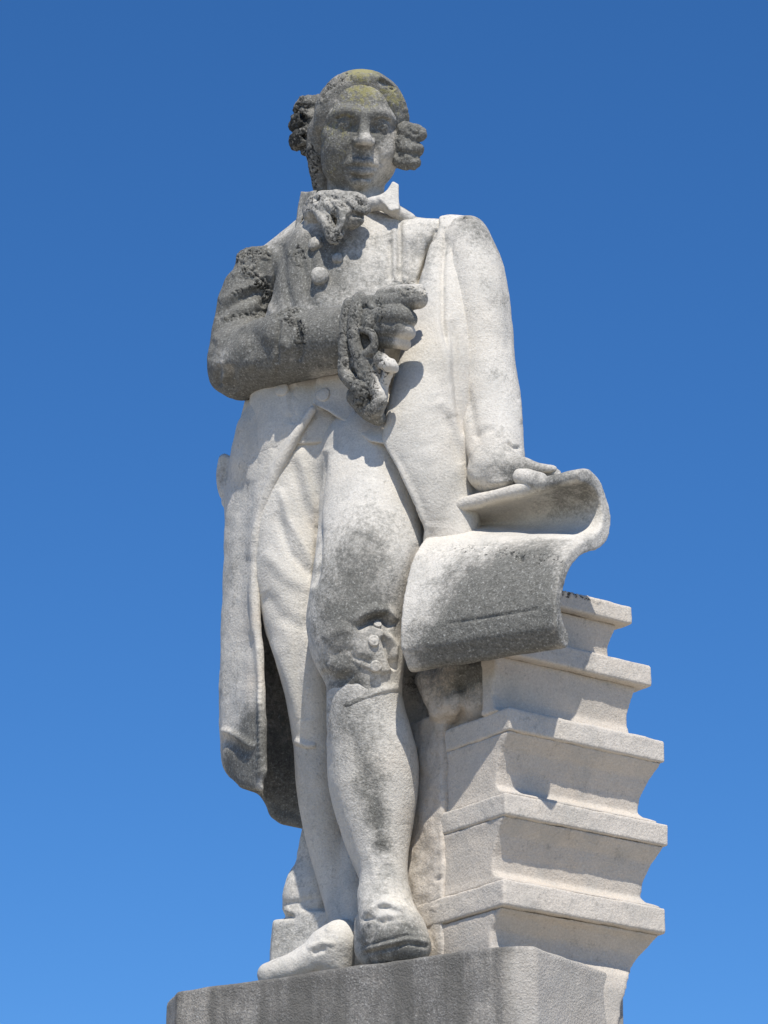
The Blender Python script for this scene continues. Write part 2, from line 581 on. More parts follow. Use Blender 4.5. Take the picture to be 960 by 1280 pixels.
def part(name, F, mat=None, parent=None, strokes=(), plates=(), grime_shade=(), g0=0.0, warm=(), w0=0.0, lichen=(), l0=0.0,
         black=(), b0=0.0, lump=0.6, lump_scale=30, label=None, smooth_it=None, key=None, crusts=()):
    V, Q = F.build() if isinstance(F, Field) else F
    if smooth_it is None: smooth_it = 6 if isinstance(F, Field) and F.h >= 1.9 and 'pages' not in (key or '') and 'book' not in (key or '') and name not in ('waistcoat',) else (5 if name == 'waistcoat' else 0)
    if smooth_it: V = smooth_arr(V, Q, smooth_it)
    crev = np.zeros(len(V))
    V = relief(V, Q, strokes, plates, lump, lump_scale, crusts, crev)
    at = {'grime_shade': blobs(V, grime_shade, g0), 'warm': blobs(V, warm, w0), 'lichen': blobs(V, lichen, l0), 'black': np.clip(blobs(V, black, b0) + crev, 0, 1)}
    par = parent if parent is not None else statue
    o = make_mesh(name, V - ST, Q, mat or M_stone, None, at)
    o.parent = par
    if label: o['label'] = label
    PARTS[key or name] = (V, Q, vnormals(V, Q), o)
    return o


def surf(key, u, v, r=3.0):
    """front-most surface point of a part seen towards (u, v) and its normal"""
    V, Q, N, o = PARTS[key]
    pu, pv = proj(V[:, 0], V[:, 1], V[:, 2])
    for rr in (r, r * 2, r * 4, r * 10):
        m = np.nonzero((pu - u) ** 2 + (pv - v) ** 2 < rr * rr)[0]
        if len(m): break
    y = V[m, 1]
    s = m[y < y.min() + 6]
    nn = N[s].mean(0)
    return V[s].mean(0), nn / np.linalg.norm(nn)


# ============ head frame
ray = FW + (449 - 480) / FPX * RT + (640 - 165) / FPX * UPV; ray /= np.linalg.norm(ray)
f_ = -ray
r_ = np.array([1.0, 0, 0]); u_ = np.cross(r_, f_) * -1; u_ = u_ if u_[2] > 0 else -u_
def rot(a, b, ang):
    return a * math.cos(ang) + b * math.sin(ang), b * math.cos(ang) - a * math.sin(ang)
f_, r_ = rot(f_, r_, math.radians(7)) ; r_ = r_
f_, u_ = rot(f_, u_, math.radians(2))
r_, u_ = rot(r_, u_, math.radians(-3))
HO = P(449, 165, 35)
HB = np.stack([r_, f_, u_])
def Hh(x, y, z): return HO + r_ * x + f_ * y + u_ * z
def ht(F, pts, k=6.0, op='u'):
    F.tube([tuple(Hh(*p[:3])) + (p[3],) for p in pts], k, 1.0, op, scr=False)
def he(F, c, r, k=6.0, op='u'):
    F.ell(Hh(*c), r, k, op, scr=False, basis=HB)

body = Field(1.25)
he(body, (0, -12, 24), (52, 58, 56), 0)
he(body, (0, 6, -12), (46, 45, 60), 14)
he(body, (0, 18, -44), (35, 33, 30), 14)
he(body, (0, 42, -62), (14, 12, 12), 12)
for s in (-1, 1):
    he(body, (s * 26, 28, -22), (18, 17, 19), 14)
    he(body, (s * 34, 8, -36), (14, 22, 26), 14)
    he(body, (s * 42, 14, -4), (7, 14, 9), 10)
ht(body, [(0, -8, -60, 37), (0, -14, -120, 39)], 10)
for s in (-1, 1):
    he(body, (s * 23, 56, 8), (15, 15, 9.5), 7, 's')
    he(body, (s * 12, 57, 7), (7, 10, 8), 7, 's')
ht(body, [(-45, 14, 10, 4), (-31, 37, 22, 5.5), (-18, 44.5, 24, 5.5), (-8, 47, 21.5, 5.5)], 10)
ht(body, [(45, 14, 10, 4), (31, 37, 22, 5.5), (18, 44.5, 24, 5.5), (8, 47, 21.5, 5.5)], 10)
for s in (-1, 1):
    he(body, (s * 23, 37, 6), (10, 9.5, 8.2), 0)
    ht(body, [(s * 34, 33, 7, 2.0), (s * 28, 41.5, 12.5, 2.2), (s * 19, 43.5, 12.5, 2.2), (s * 11, 41, 7, 1.8)], 1)
    ht(body, [(s * 34, 33, 6, 2.0), (s * 27, 41, 0, 2.3), (s * 18, 43, 0, 2.3), (s * 11, 41, 5, 1.8)], 2)
    ht(body, [(s * 24, 47.5, 6, 3.2)], 0, 's')
ht(body, [(0, 46, 18, 6), (0, 53, 4, 6.2), (0, 61, -9, 8)], 7)
for s in (-1, 1):
    ht(body, [(s * 33, 38, 14.5, 1.6), (s * 24, 46, 17, 1.6), (s * 13, 46, 15, 1.6)], 2, 's')
he(body, (0, 62, -12.5), (8.5, 8, 6.5), 5)
for s in (-1, 1):
    he(body, (s * 9.5, 54, -14.5), (6.2, 7.5, 5.5), 4)
    ht(body, [(s * 5, 60, -20.5, 2.0)], 2, 's')
ht(body, [(-21, 42, -44, 3), (-8, 53, -39.5, 5), (0, 54, -40.5, 4.6), (8, 53, -39.5, 5), (21, 42, -44, 3)], 4)
ht(body, [(-15, 44, -50, 3.6), (-6, 51, -52, 5.4), (6, 51, -52, 5.4), (15, 44, -50, 3.6)], 3)
ht(body, [(-20, 47, -46, 1.4), (-8, 57, -45.4, 1.7), (8, 57, -45.4, 1.7), (20, 47, -46, 1.6)], 1.5, 's')
ht(body, [(0, 55, -27, 2.2), (0, 55, -33, 2.4)], 4, 's')
ht(body, [(-10, 49, -59, 3.0), (10, 49, -59, 3.0)], 6, 's')
for s in (-1, 1):
    ht(body, [(s * 14, 54, -16, 1.2), (s * 22, 52.5, -30, 1.4), (s * 26, 47, -41, 1)], 7, 's')
# right hand, closed, pressed against the chest (image left arm)
body.tube([(428, 424, 118, 27), (455, 410, 136, 25), (474, 400, 146, 23)], 6)
body.tube([(470, 381, 152, 13), (495, 378, 160, 12.5), (523, 374, 163, 12)], 4)
body.tube([(472, 397, 156, 14), (498, 394, 166, 13.5), (511, 399, 158, 11)], 2.5)
body.tube([(472, 411, 152, 14), (500, 411, 160, 12.5), (511, 416, 150, 9)], 2.5)
body.tube([(474, 424, 146, 12), (497, 426, 152, 10), (506, 430, 142, 8)], 2.5)
body.tube([(478, 369, 146, 9), (500, 364, 140, 8), (524, 362, 132, 7)], 4)
# left hand (image right)
body.tube([(618, 560, 50, 24), (640, 585, 62, 17), (662, 594, 76, 12)], 8)
body.tube([(652, 596, 84, 11), (674, 603, 92, 12.5)], 4)
body.tube([(655, 588, 72, 8), (690, 590, 72, 7), (697, 596, 76, 5)], 4)
body.tube([(650, 596, 64, 8), (688, 600, 60, 7)], 4)
# calves in stockings
rear_calf = [(390, 885, 34, 28), (396, 930, 20, 29), (402, 985, 2, 31), (411, 1045, -12, 29), (423, 1105, -16, 24), (431, 1145, -8, 22), (434, 1172, 4, 23)]
body.tube(rear_calf, 10)
front_calf = [(455, 870, 92, 45), (459, 905, 80, 49), (467, 945, 70, 52.5), (469, 978, 66, 52.5), (472, 1020, 66, 44), (475, 1057, 66, 35), (479, 1088, 66, 29), (480, 1118, 66, 31)]
body.tube(front_calf, 12)
body.tube([(430, 930, 75, 20), (436, 980, 68, 24), (448, 1040, 62, 20), (460, 1090, 60, 12)], 10)
body.tube([(440, 1060, -10, 14), (446, 1110, 0, 18), (446, 1170, 6, 20)], 10)
body.tube([(450, 1195, 10, 22)], 8)
# the figure's core inside the clothes joins head, hands and legs
body.tube([(446, 262, 8, 36), (442, 320, 8, 50), (425, 430, 8, 50), (425, 560, 10, 60)], 8)
body.tube([(442, 320, 8, 30), (335, 345, 8, 22), (303, 410, 30, 20), (303, 448, 55, 20), (385, 431, 108, 22), (430, 424, 118, 22)], 8)
body.tube([(442, 320, 8, 30), (570, 305, 8, 20), (601, 400, 22, 20), (617, 545, 46, 20), (620, 565, 50, 20)], 8)
body.tube([(425, 560, 10, 50), (385, 620, 20, 40), (378, 760, 30, 28), (389, 880, 30, 24)], 8)
body.tube([(425, 560, 10, 50), (465, 640, 60, 40), (447, 790, 96, 36), (455, 870, 90, 34)], 8)
V, Q = body.build()
pv = proj(V[:, 0], V[:, 1], V[:, 2])[1]
V = np.where((pv > 850)[:, None], smooth_arr(V, Q, 6), smooth_arr(V, Q, 1))
face_grime_shade = [(430, 157, 75, 13, .5), (479, 160, 75, 10, .35), (450, 208, 90, 9, .25), (448, 160, 70, 80, .68), (430, 112, 60, 40, .3), (418, 190, 70, 38, .35), (425, 225, 60, 28, .2),  # eye socket and mouth blobs mix dirt with painted shade
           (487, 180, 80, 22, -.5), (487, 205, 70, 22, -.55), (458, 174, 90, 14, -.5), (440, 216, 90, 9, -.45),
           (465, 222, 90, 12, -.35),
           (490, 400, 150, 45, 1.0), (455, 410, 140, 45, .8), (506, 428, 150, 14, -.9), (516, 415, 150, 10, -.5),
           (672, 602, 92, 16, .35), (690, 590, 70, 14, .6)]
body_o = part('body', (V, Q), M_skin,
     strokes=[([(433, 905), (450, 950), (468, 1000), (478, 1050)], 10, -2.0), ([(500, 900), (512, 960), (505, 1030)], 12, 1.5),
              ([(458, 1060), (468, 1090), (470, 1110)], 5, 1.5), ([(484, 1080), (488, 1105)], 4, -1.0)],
     grime_shade=face_grime_shade + [(455, 940, 110, 22, .45), (462, 980, 110, 22, .65), (470, 1020, 100, 18, .75), (478, 1055, 95, 14, .7),
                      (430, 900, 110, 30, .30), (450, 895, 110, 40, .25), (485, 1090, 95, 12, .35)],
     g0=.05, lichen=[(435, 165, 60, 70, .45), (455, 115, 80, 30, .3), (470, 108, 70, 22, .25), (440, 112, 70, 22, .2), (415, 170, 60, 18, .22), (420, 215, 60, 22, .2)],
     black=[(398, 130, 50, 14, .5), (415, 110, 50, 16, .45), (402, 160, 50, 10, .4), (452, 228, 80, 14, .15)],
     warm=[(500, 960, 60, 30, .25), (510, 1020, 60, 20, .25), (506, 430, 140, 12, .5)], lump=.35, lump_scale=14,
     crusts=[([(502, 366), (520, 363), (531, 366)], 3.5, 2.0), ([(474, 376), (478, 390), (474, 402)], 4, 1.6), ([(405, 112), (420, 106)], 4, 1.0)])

# ---- wig
hair = Field(1.5)
he(hair, (3, -15, 20), (61, 60, 62), 0)
he(hair, (0, 57, -12), (47, 52, 69), 14, 's')
ht(hair, [(-53, 10, 8, 7), (-49, 15, 30, 7), (-40, 19, 52, 6), (-15, 24, 67, 5.5), (8, 26, 68, 5.5), (32, 21, 59, 6), (47, 16, 37, 7), (54, 8, 10, 7)], 16)
ht(hair, [(-50, -16, 0, 16), (-50, -20, -35, 15), (-42, -20, -75, 12)], 8)
ht(hair, [(50, -14, 0, 16), (48, -20, -30, 15)], 8)
ht(hair, [(-30, 34, 60, 4), (-22, 26, 70, 4), (-18, 10, 78, 3)], 4, 's')
ht(hair, [(20, 34, 64, 4), (34, 24, 66, 5), (46, 10, 55, 4)], 5, 's')
part('wig', hair, M_skin, crusts=[([(398, 122), (410, 104), (432, 98)], 5, 1.2), ([(388, 190), (394, 230)], 6, 1.0)], strokes=[([(400, 125), (408, 112), (425, 100), (440, 97)], 3.5, -4), ([(474, 100), (486, 105), (494, 112)], 3, -5), ([(494, 112), (502, 124), (506, 136)], 4, -2),
     ([(425, 90), (455, 84), (485, 92)], 6, 1.5), ([(500, 112), (512, 140), (514, 158)], 5, 1.5), ([(395, 135), (402, 118), (415, 104)], 4, -2)],
     g0=.66, l0=.24, grime_shade=[(485, 100, 50, 20, .1)], lichen=[(455, 90, 60, 26, .5), (450, 102, 70, 18, .55), (492, 118, 60, 18, .5), (412, 115, 50, 14, .30), (510, 150, 40, 16, .3)],
     black=[(405, 108, 50, 16, .55), (418, 100, 50, 14, .4), (388, 200, 20, 28, .5), (482, 103, 60, 10, .4)], lump=.8, lump_scale=12)
wig_o = PARTS['wig'][3]
cl = Field(1.4)
for a in [[(396, 130, 30, 12), (382, 131, 42, 12), (378, 136, 40, 11)], [(398, 150, 30, 14), (380, 150, 42, 14), (372, 156, 38, 12)], [(400, 172, 30, 14), (382, 172, 42, 15), (371, 177, 38, 11)], [(394, 186, 30, 12), (384, 187, 36, 8)]]:
    cl.tube(a, 4)
cl.tube([(372, 142, 46, 5), (382, 150, 55, 5), (376, 160, 52, 5)], 2, 1, 's')
cl.tube([(384, 172, 54, 4), (374, 168, 50, 4)], 2, 1, 's')
cl.tube([(376, 132, 52, 4), (386, 138, 56, 4)], 2, 1, 's')
part('curl', cl, M_skin, wig_o, crusts=[([(374, 125), (366, 160), (374, 188)], 12, 1.3)], g0=.75, b0=.25, black=[(372, 165, 40, 24, .5)], lump=2.2, lump_scale=8, label='dark crusted side curls of the wig', key='curl_l')
cr = Field(1.4)
for a in [[(498, 160, 20, 12), (514, 166, 30, 12), (524, 168, 30, 9)], [(500, 178, 20, 13), (512, 185, 28, 12), (522, 187, 28, 9)], [(498, 196, 18, 13), (511, 203, 26, 11), (518, 202, 26, 9)]]:
    cr.tube(a, 4)
cr.tube([(510, 162, 44, 2.5), (518, 167, 44, 4), (526, 163, 40, 3)], 2, 1, 's')
cr.tube([(526, 178, 34, 3.5), (514, 176, 42, 4)], 2, 1, 's')
cr.tube([(524, 196, 34, 3), (512, 194, 40, 3)], 2, 1, 's')
part('curl', cr, M_skin, wig_o, g0=.82, l0=.1, lichen=[(520, 165, 40, 10, .3)], lump=2.0, lump_scale=8, key='curl_r')

# ---- waistcoat and torso
wc = Field(1.9)
wc.tube([(440, 292, 5, 50), (436, 335, 12, 86), (430, 400, 14, 97), (412, 450, 8, 97), (406, 505, 8, 95), (415, 560, 12, 98)], 20, .72)
wc.tube([(500, 318, 8, 40), (508, 360, 14, 41), (502, 400, 20, 42)], 18, .8)
wc.tube([(385, 300, 5, 30), (350, 332, 8, 34)], 20)
wc.tube([(470, 300, 5, 34), (515, 303, 6, 32), (546, 302, 4, 29)], 16)
wc.tube([(446, 268, 4, 37), (446, 300, 10, 46)], 14)
cut = [(270, 515), (392, 508), (412, 520), (440, 540), (462, 556), (484, 556), (500, 620), (560, 620), (560, 800), (270, 800)]
def cutfn(poly):
    poly = np.array(poly, float)
    def fn(X, Y, Z):
        u, v = proj(X, Y, Z)
        return sdpoly(u, v, poly)
    return fn
wc.add(cutfn(cut), P(270, 640, -200) - [20, 400, 140], P(560, 640, 200) + [20, 400, 150], 2, 's')
wc.slab([(390, 505), (412, 516), (428, 526), (446, 540), (462, 552), (484, 556), (480, 500), (440, 465), (396, 470)], [(392, 508, 97), (440, 540, 107), (482, 556, 112), (440, 475, 92), (400, 470, 86), (482, 500, 98)], 7, 6, round_=2)
part('waistcoat', wc, strokes=[
    ([(352, 305), (356, 350), (364, 390)], 5, -3.2), ([(328, 335), (332, 365), (340, 395)], 5, 3),
    ([(371, 305), (382, 345), (385, 385)], 4, -2), ([(398, 300), (399, 340), (397, 380)], 6, 2.2, 0), ([(388, 300), (390, 350), (390, 385)], 4, -1.6),
    ([(486, 300), (486, 350)], 3.5, -2.5), ([(499, 270), (500, 310), (500, 352)], 3, -5), ([(493, 285), (493, 352)], 3.5, 2.2), ([(488, 300), (489, 350)], 2.5, -2.2), ([(546, 286), (535, 322), (524, 356)], 3.5, -7), ([(536, 290), (526, 325), (516, 356)], 5, 2.5), ([(506, 280), (510, 320), (512, 352)], 4, 1.8),
    ([(510, 290), (522, 310), (520, 350)], 6, 1.6), ([(430, 310), (422, 340)], 9, 1.5),
    ([(362, 478), (366, 500), (366, 530)], 5, -4), ([(362, 485), (365, 520)], 8, 2.5), ([(400, 475), (392, 508)], 4, -2), ([(445, 490), (450, 540)], 7, -2)],
     g0=.2, l0=.0, grime_shade=[(370, 340, 90, 55, .7), (350, 310, 60, 40, .3), (430, 300, 90, 40, .25), (420, 380, 110, 40, .15), (505, 330, 90, 32, .45),
                    (480, 300, 90, 22, -.3), (390, 540, 100, 90, -.5), (460, 540, 100, 50, -.3)],
     lichen=[(365, 290, 50, 26, .35), (372, 320, 80, 20, .25), (515, 320, 80, 22, .30), (395, 230, 50, 20, .2)],
     black=[(372, 312, 80, 10, .3), (505, 352, 110, 12, .2)], lump=.8, lump_scale=26, crusts=[([(368, 318), (376, 312), (376, 326)], 6, 1.6), ([(500, 350), (514, 358)], 5, 2.0)])

# ---- breeches
br = Field(1.9)
br.ell((428, 568, 6), (108, 62, 84), 20)
br.tube([(385, 590, 20, 66), (372, 680, 24, 62), (376, 760, 34, 50), (384, 815, 40, 41), (390, 865, 38, 34), (394, 922, 24, 28)], 14)
br.tube([(470, 570, 35, 70), (466, 650, 62, 67), (461, 715, 86, 68), (447, 778, 100, 62.5), (449, 812, 100, 56), (455, 845, 96, 47), (455, 878, 88, 46)], 14)
br.tube([(371, 926, 28, 4), (384, 932, 44, 4), (400, 934, 40, 4)], 6)
br.tube([(462, 790, 158, 8), (480, 777, 152, 12)], 8, 1, 's')
breeches = part('breeches', br, strokes=[
    ([(408, 565), (402, 600), (398, 650), (397, 700), (393, 735)], 4, -7), ([(408, 560), (420, 600), (400, 660)], 12, 2.5),
    ([(350, 610), (362, 650), (395, 712)], 6, 3.5), ([(345, 640), (362, 690), (390, 722)], 6, -3.0), ([(330, 690), (365, 725), (395, 740)], 9, 3.0),
    ([(365, 575), (375, 620), (395, 670)], 7, -2.5), ([(372, 560), (383, 600), (394, 640)], 7, 3.0),
    ([(330, 740), (350, 770), (385, 790)], 9, -3), ([(340, 800), (362, 850), (374, 900)], 7, 2.0), ([(372, 790), (372, 850), (384, 900)], 8, -3),
    ([(440, 780), (455, 768), (470, 762), (485, 764), (494, 778)], 6, 5.5), ([(446, 786), (462, 776), (480, 772), (490, 784)], 5, -8), ([(478, 795), (485, 815), (492, 838)], 4, -8),
    ([(484, 792), (493, 808), (492, 826)], 4, 5), ([(437, 822), (452, 824), (466, 830)], 5, -4), ([(412, 820), (432, 812), (448, 818)], 6, -2),
    ([(404, 838), (418, 850), (432, 850), (440, 838)], 6, -3), ([(410, 828), (424, 836), (436, 832)], 7, 2.5), ([(412, 868), (432, 868), (452, 856)], 6, -3.5), ([(405, 800), (420, 790), (436, 784)], 7, 2.5),
    ([(424, 897), (448, 884), (470, 873), (500, 867)], 2.6, -4.0, 2), ([(425, 886), (448, 875), (470, 865), (498, 858)], 5, 2.5),
    ([(372, 940), (386, 945), (400, 947)], 3, -3), ([(368, 925), (384, 932), (396, 932)], 4, 4),
    ([(470, 600), (455, 660), (450, 720)], 22, 2.0), ([(520, 680), (514, 740), (505, 790)], 6, -2)],
    plates=[([(446, 790), (462, 782), (478, 788), (486, 812), (490, 838), (478, 842), (460, 836), (440, 826)], 3.5, 4)],
    grime_shade=[(448, 740, 150, 85, .34), (445, 690, 150, 50, .2), (440, 730, 150, 42, .2), (450, 770, 150, 36, .28), (418, 830, 150, 30, .28), (430, 858, 140, 26, .42), (455, 838, 140, 22, .25), (415, 785, 150, 26, .35), (472, 765, 150, 14, .45),
           (440, 875, 140, 22, .55), (470, 660, 130, 40, .15), (500, 690, 110, 24, -.1)], g0=.02,
    warm=[(395, 660, 50, 16, .4), (520, 740, 70, 26, .55), (505, 790, 70, 20, .55)], lump=.7, lump_scale=28)

# ---- coat: right front and back
ct = Field(2.0)
ct.tube([(564, 302, 9, 32), (560, 350, 18, 44), (556, 385, 30, 49), (550, 430, 42, 55), (540, 500, 50, 66), (530, 560, 52, 72), (534, 620, 52, 66), (548, 680, 40, 52), (550, 740, 24, 44), (545, 800, 10, 36)], 20, .9)
ct.tube([(480, 296, -8, 30), (520, 300, -4, 31), (560, 298, 0, 27), (582, 300, 4, 28)], 14)
ct.tube([(460, 330, -25, 90), (455, 430, -30, 95), (450, 560, -30, 112)], 20, .6)
ct.tube([(350, 335, -8, 35), (330, 345, 0, 32)], 12)
cpoly = [(548, 200), (548, 284), (536, 320), (523, 356), (514, 390), (500, 440), (486, 500), (477, 552), (490, 572), (505, 600), (520, 632), (530, 662), (527, 700), (516, 760), (505, 830), (330, 830), (200, 560), (200, 200)]
def front_only(poly, y0fn):
    poly = np.array(poly, float)
    def fn(X, Y, Z):
        u, v = proj(X, Y, Z)
        return np.maximum(sdpoly(u, v, poly), (Y - (Yp(u) + 12)))
    return fn
ct.add(front_only(cpoly, None), P(200, 500, 0) - [0, 500, 400], P(560, 500, 0) + [0, 500, 400], 4, 's')
ct.tube([(568, 590, 40, 16), (574, 640, 56, 20), (572, 690, 62, 22), (566, 730, 60, 22)], 14)
ct.ell((578, 594, 48), (9, 10, 15), 3)
part('coat', ct, strokes=[
    ([(557, 284), (553, 340), (553, 400), (562, 450)], 3.5, -5), ([(545, 300), (535, 350)], 6, 2.5),
    ([(566, 400), (568, 450), (572, 500), (580, 545)], 6, -5), ([(560, 420), (560, 470), (568, 520)], 7, 3), ([(545, 500), (565, 520), (580, 555), (588, 580)], 8, 3.0),
    ([(552, 505), (566, 540), (577, 580)], 6, -2.6), ([(530, 560), (545, 600), (548, 650)], 16, 2.0),
    ([(480, 560), (498, 590), (514, 622), (526, 655)], 6, 3.5), ([(488, 560), (506, 592), (524, 624), (536, 656)], 6, -1.6),
    ([(545, 300), (524, 350)], 4, 2.5), ([(540, 660), (532, 720), (520, 780)], 6, -2.4), ([(545, 680), (540, 740)], 8, 2)],
    g0=.02, grime_shade=[(545, 300, 60, 26, .35), (500, 280, 30, 30, .2), (530, 330, 70, 18, .25), (340, 330, 20, 40, .5)], lichen=[(545, 300, 50, 22, .3)],
    black=[(560, 275, 20, 20, .45), (590, 272, 10, 14, .3)],
    warm=[(570, 480, 40, 30, .45), (578, 540, 40, 26, .4), (560, 700, 50, 30, .45), (535, 740, 50, 30, .6), (520, 790, 50, 24, .7), (560, 430, 40, 16, .35)], lump=.9, lump_scale=30)
coat_o = PARTS['coat'][3]
# left tail, front sheet
cf = Field(1.9)
cf.slab([(306, 500), (296, 545), (287, 585), (282, 620), (283, 660), (280, 720), (277, 800), (275, 860), (275, 906), (277, 950), (288, 972), (302, 984), (330, 990),
         (329, 940), (327, 880), (322, 830), (317, 780), (315, 720), (319, 675), (328, 635), (343, 595), (362, 560), (392, 514), (390, 500), (370, 490)],
        [(280, 600, -5), (300, 600, 42), (330, 600, 72), (380, 530, 80), (280, 780, -5), (300, 780, 38), (322, 780, 58), (280, 940, -12), (300, 940, 30), (326, 940, 52), (310, 520, 30), (350, 520, 72)], 13, 6, round_=9)
cf.tube([(391, 512, 100, 6), (366, 552, 97, 7), (346, 592, 90, 8), (331, 633, 82, 8), (322, 675, 76, 8), (318, 720, 72, 7.5), (320, 780, 68, 7), (325, 830, 66, 6), (328, 900, 62, 5), (329, 965, 58, 5)], 9)
cf.tube([(316, 540, 26, 22), (307, 600, 4, 22), (303, 680, 0, 20), (299, 760, -4, 19), (296, 860, -8, 20), (298, 950, -10, 19)], 12, 1.5)
cf.tube([(281, 575, 0, 8), (277, 600, 0, 8), (279, 618, 0, 6)], 6)
cf.tube([(281, 628, 0, 5)], 4)
cf.tube([(322, 575, 34, 26), (332, 545, 40, 28), (338, 520, 40, 24)], 22)
part('coat_tail', cf, strokes=[([(342, 545), (330, 590), (318, 640), (312, 700)], 8, 2.5), ([(312, 600), (306, 660), (303, 760), (303, 860)], 10, -2.2),
     ([(296, 640), (292, 740), (289, 860)], 7, 1.8), ([(312, 790), (316, 860), (318, 930)], 6, -3.2), ([(275, 912), (290, 916), (308, 928), (318, 935)], 4, 4.0), ([(278, 924), (292, 930), (310, 944)], 6, -3.5),
     ([(322, 860), (325, 900), (326, 950)], 3, 2.0)] + [([(319 + (i * 7 % 3), 850 + i * 7.3), (328, 851 + i * 7 + i % 2)], 1.8, .4 + .5 * (i * 5 % 3)) for i in range(17)],
     grime_shade=[(290, 700, 40, 40, .18), (284, 860, 10, 26, .2), (312, 900, 60, 22, .55), (322, 930, 60, 30, .85), (290, 955, 20, 30, .62), (310, 975, 30, 30, .9), (280, 600, 0, 20, .2)], g0=.08,
     black=[(315, 925, 60, 22, .25), (322, 975, 50, 20, .25)], warm=[(322, 780, 60, 20, .35), (320, 850, 60, 18, .4), (285, 930, 0, 20, .35)], lump=1.0, lump_scale=24, key='coat_tail_f')
# left tail, back sheet behind the legs
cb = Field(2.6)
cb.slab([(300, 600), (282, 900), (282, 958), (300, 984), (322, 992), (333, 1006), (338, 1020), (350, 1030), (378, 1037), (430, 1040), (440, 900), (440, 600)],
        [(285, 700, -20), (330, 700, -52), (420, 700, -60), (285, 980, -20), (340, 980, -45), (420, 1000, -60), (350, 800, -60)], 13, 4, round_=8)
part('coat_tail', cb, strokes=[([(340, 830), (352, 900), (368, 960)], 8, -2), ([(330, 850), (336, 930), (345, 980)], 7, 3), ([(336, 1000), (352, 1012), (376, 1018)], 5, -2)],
     g0=.45, grime_shade=[(360, 980, -40, 70, .45), (330, 990, -30, 40, .4), (345, 860, -40, 50, .1)], warm=[(350, 900, -50, 60, .5)], b0=.05,  # hem blobs are dirt, the base value paints in the shade inside the tail
     label='stained inner sheet of the coat tail, darkened as if in shade', key='coat_tail_b', lump=1.0, lump_scale=24)

# ---- sleeves
sr = Field(1.35)
sr.tube([(338, 342, 10, 37), (314, 366, 16, 38), (303, 402, 26, 36), (300, 440, 42, 40), (303, 456, 52, 42)], 16)
sr.tube([(303, 455, 55, 42), (340, 441, 88, 46), (385, 431, 108, 43), (420, 424, 120, 41), (436, 420, 124, 38)], 16)
sr.tube([(283, 470, 60, 18), (292, 484, 66, 13)], 10)
sr.tube([(316, 330, 14, 22), (310, 326, 14, 16)], 10)
sr.tube([(358, 432, 104, 44), (366, 430, 108, 46)], 5)
part('sleeve', sr, M_skin, strokes=[
    ([(270, 397), (284, 384), (300, 374), (325, 362)], 5, -5), ([(275, 378), (300, 364), (322, 352)], 7, 3.5), ([(276, 400), (300, 385), (325, 380)], 6, 3),
    ([(270, 420), (288, 398), (312, 392), (350, 390)], 4, -3.5), ([(290, 345), (305, 335), (320, 345)], 5, 2.5), ([(288, 336), (302, 330), (316, 334)], 3, -2.5),
    ([(335, 345), (334, 370), (328, 385)], 4, -3), ([(267, 430), (285, 408), (310, 402)], 6, 2.5),
    ([(305, 410), (320, 430), (345, 440)], 12, -4.5), ([(275, 445), (300, 460), (320, 452)], 9, 3.0), ([(281, 450), (283, 465), (278, 480)], 4, 4), ([(274, 455), (273, 470), (275, 484)], 4, -3.5),
    ([(290, 455), (290, 475), (296, 490)], 6, -3.5), ([(310, 445), (330, 460), (345, 465)], 8, 3), ([(268, 425), (262, 450)], 4, -2),
    ([(350, 400), (346, 420), (345, 432), (347, 455)], 3.2, -5), ([(368, 394), (374, 420), (376, 440), (374, 452)], 3.2, -4.5), ([(352, 425), (360, 436), (370, 430)], 6, 2.5),
    ([(352, 470), (400, 466), (430, 462)], 8, 2)],
    crusts=[([(296, 322), (312, 315), (330, 316)], 9, 2.6), ([(308, 335), (322, 345), (334, 366)], 6, 2.2), ([(290, 368), (326, 356)], 2.5, 1.6), ([(282, 398), (310, 393), (345, 392), (400, 383)], 2.6, 1.9), ([(362, 398), (376, 404), (375, 424)], 6, 2.0)],
    g0=.86, grime_shade=[(285, 455, 90, 20, -.45), (300, 440, 100, 26, -.15), (400, 468, 110, 12, -.5), (420, 464, 110, 14, -.6), (335, 330, 40, 20, -.2), (360, 400, 140, 30, -.1), (410, 400, 150, 25, -.1)], b0=.12,
    lichen=[(420, 400, 160, 24, .22), (330, 310, 30, 20, .2)],
    black=[(340, 480, 90, 40, .2), (400, 455, 130, 26, .25), (375, 425, 150, 22, .25), (365, 392, 120, 14, .35), (320, 392, 60, 14, .2)],
    warm=[(410, 469, 100, 16, .6)], lump=1.0, lump_scale=18, smooth_it=5, key='sleeve_r', label='dark weathered bent sleeve across the chest')
sl = Field(1.9)
sl.tube([(583, 304, 12, 33), (594, 345, 18, 38), (601, 400, 22, 39), (606, 450, 26, 38), (612, 500, 34, 38.5), (617, 545, 46, 37), (620, 566, 52, 34)], 18)
sl.tube([(562, 290, 4, 18), (584, 289, 6, 18)], 12)
sl.tube([(620, 556, 52, 30), (622, 585, 62, 32), (612, 594, 62, 24)], 10)
sl.tube([(630, 590, 66, 22), (652, 586, 76, 15), (672, 586, 80, 7.5), (692, 586, 80, 4.5)], 8)
sl.tube([(600, 592, 66, 16), (632, 602, 74, 12), (655, 592, 84, 6)], 6)
sl.tube([(640, 614, 95, 7), (664, 598, 96, 8), (690, 592, 98, 4)], 4, 1, 's')
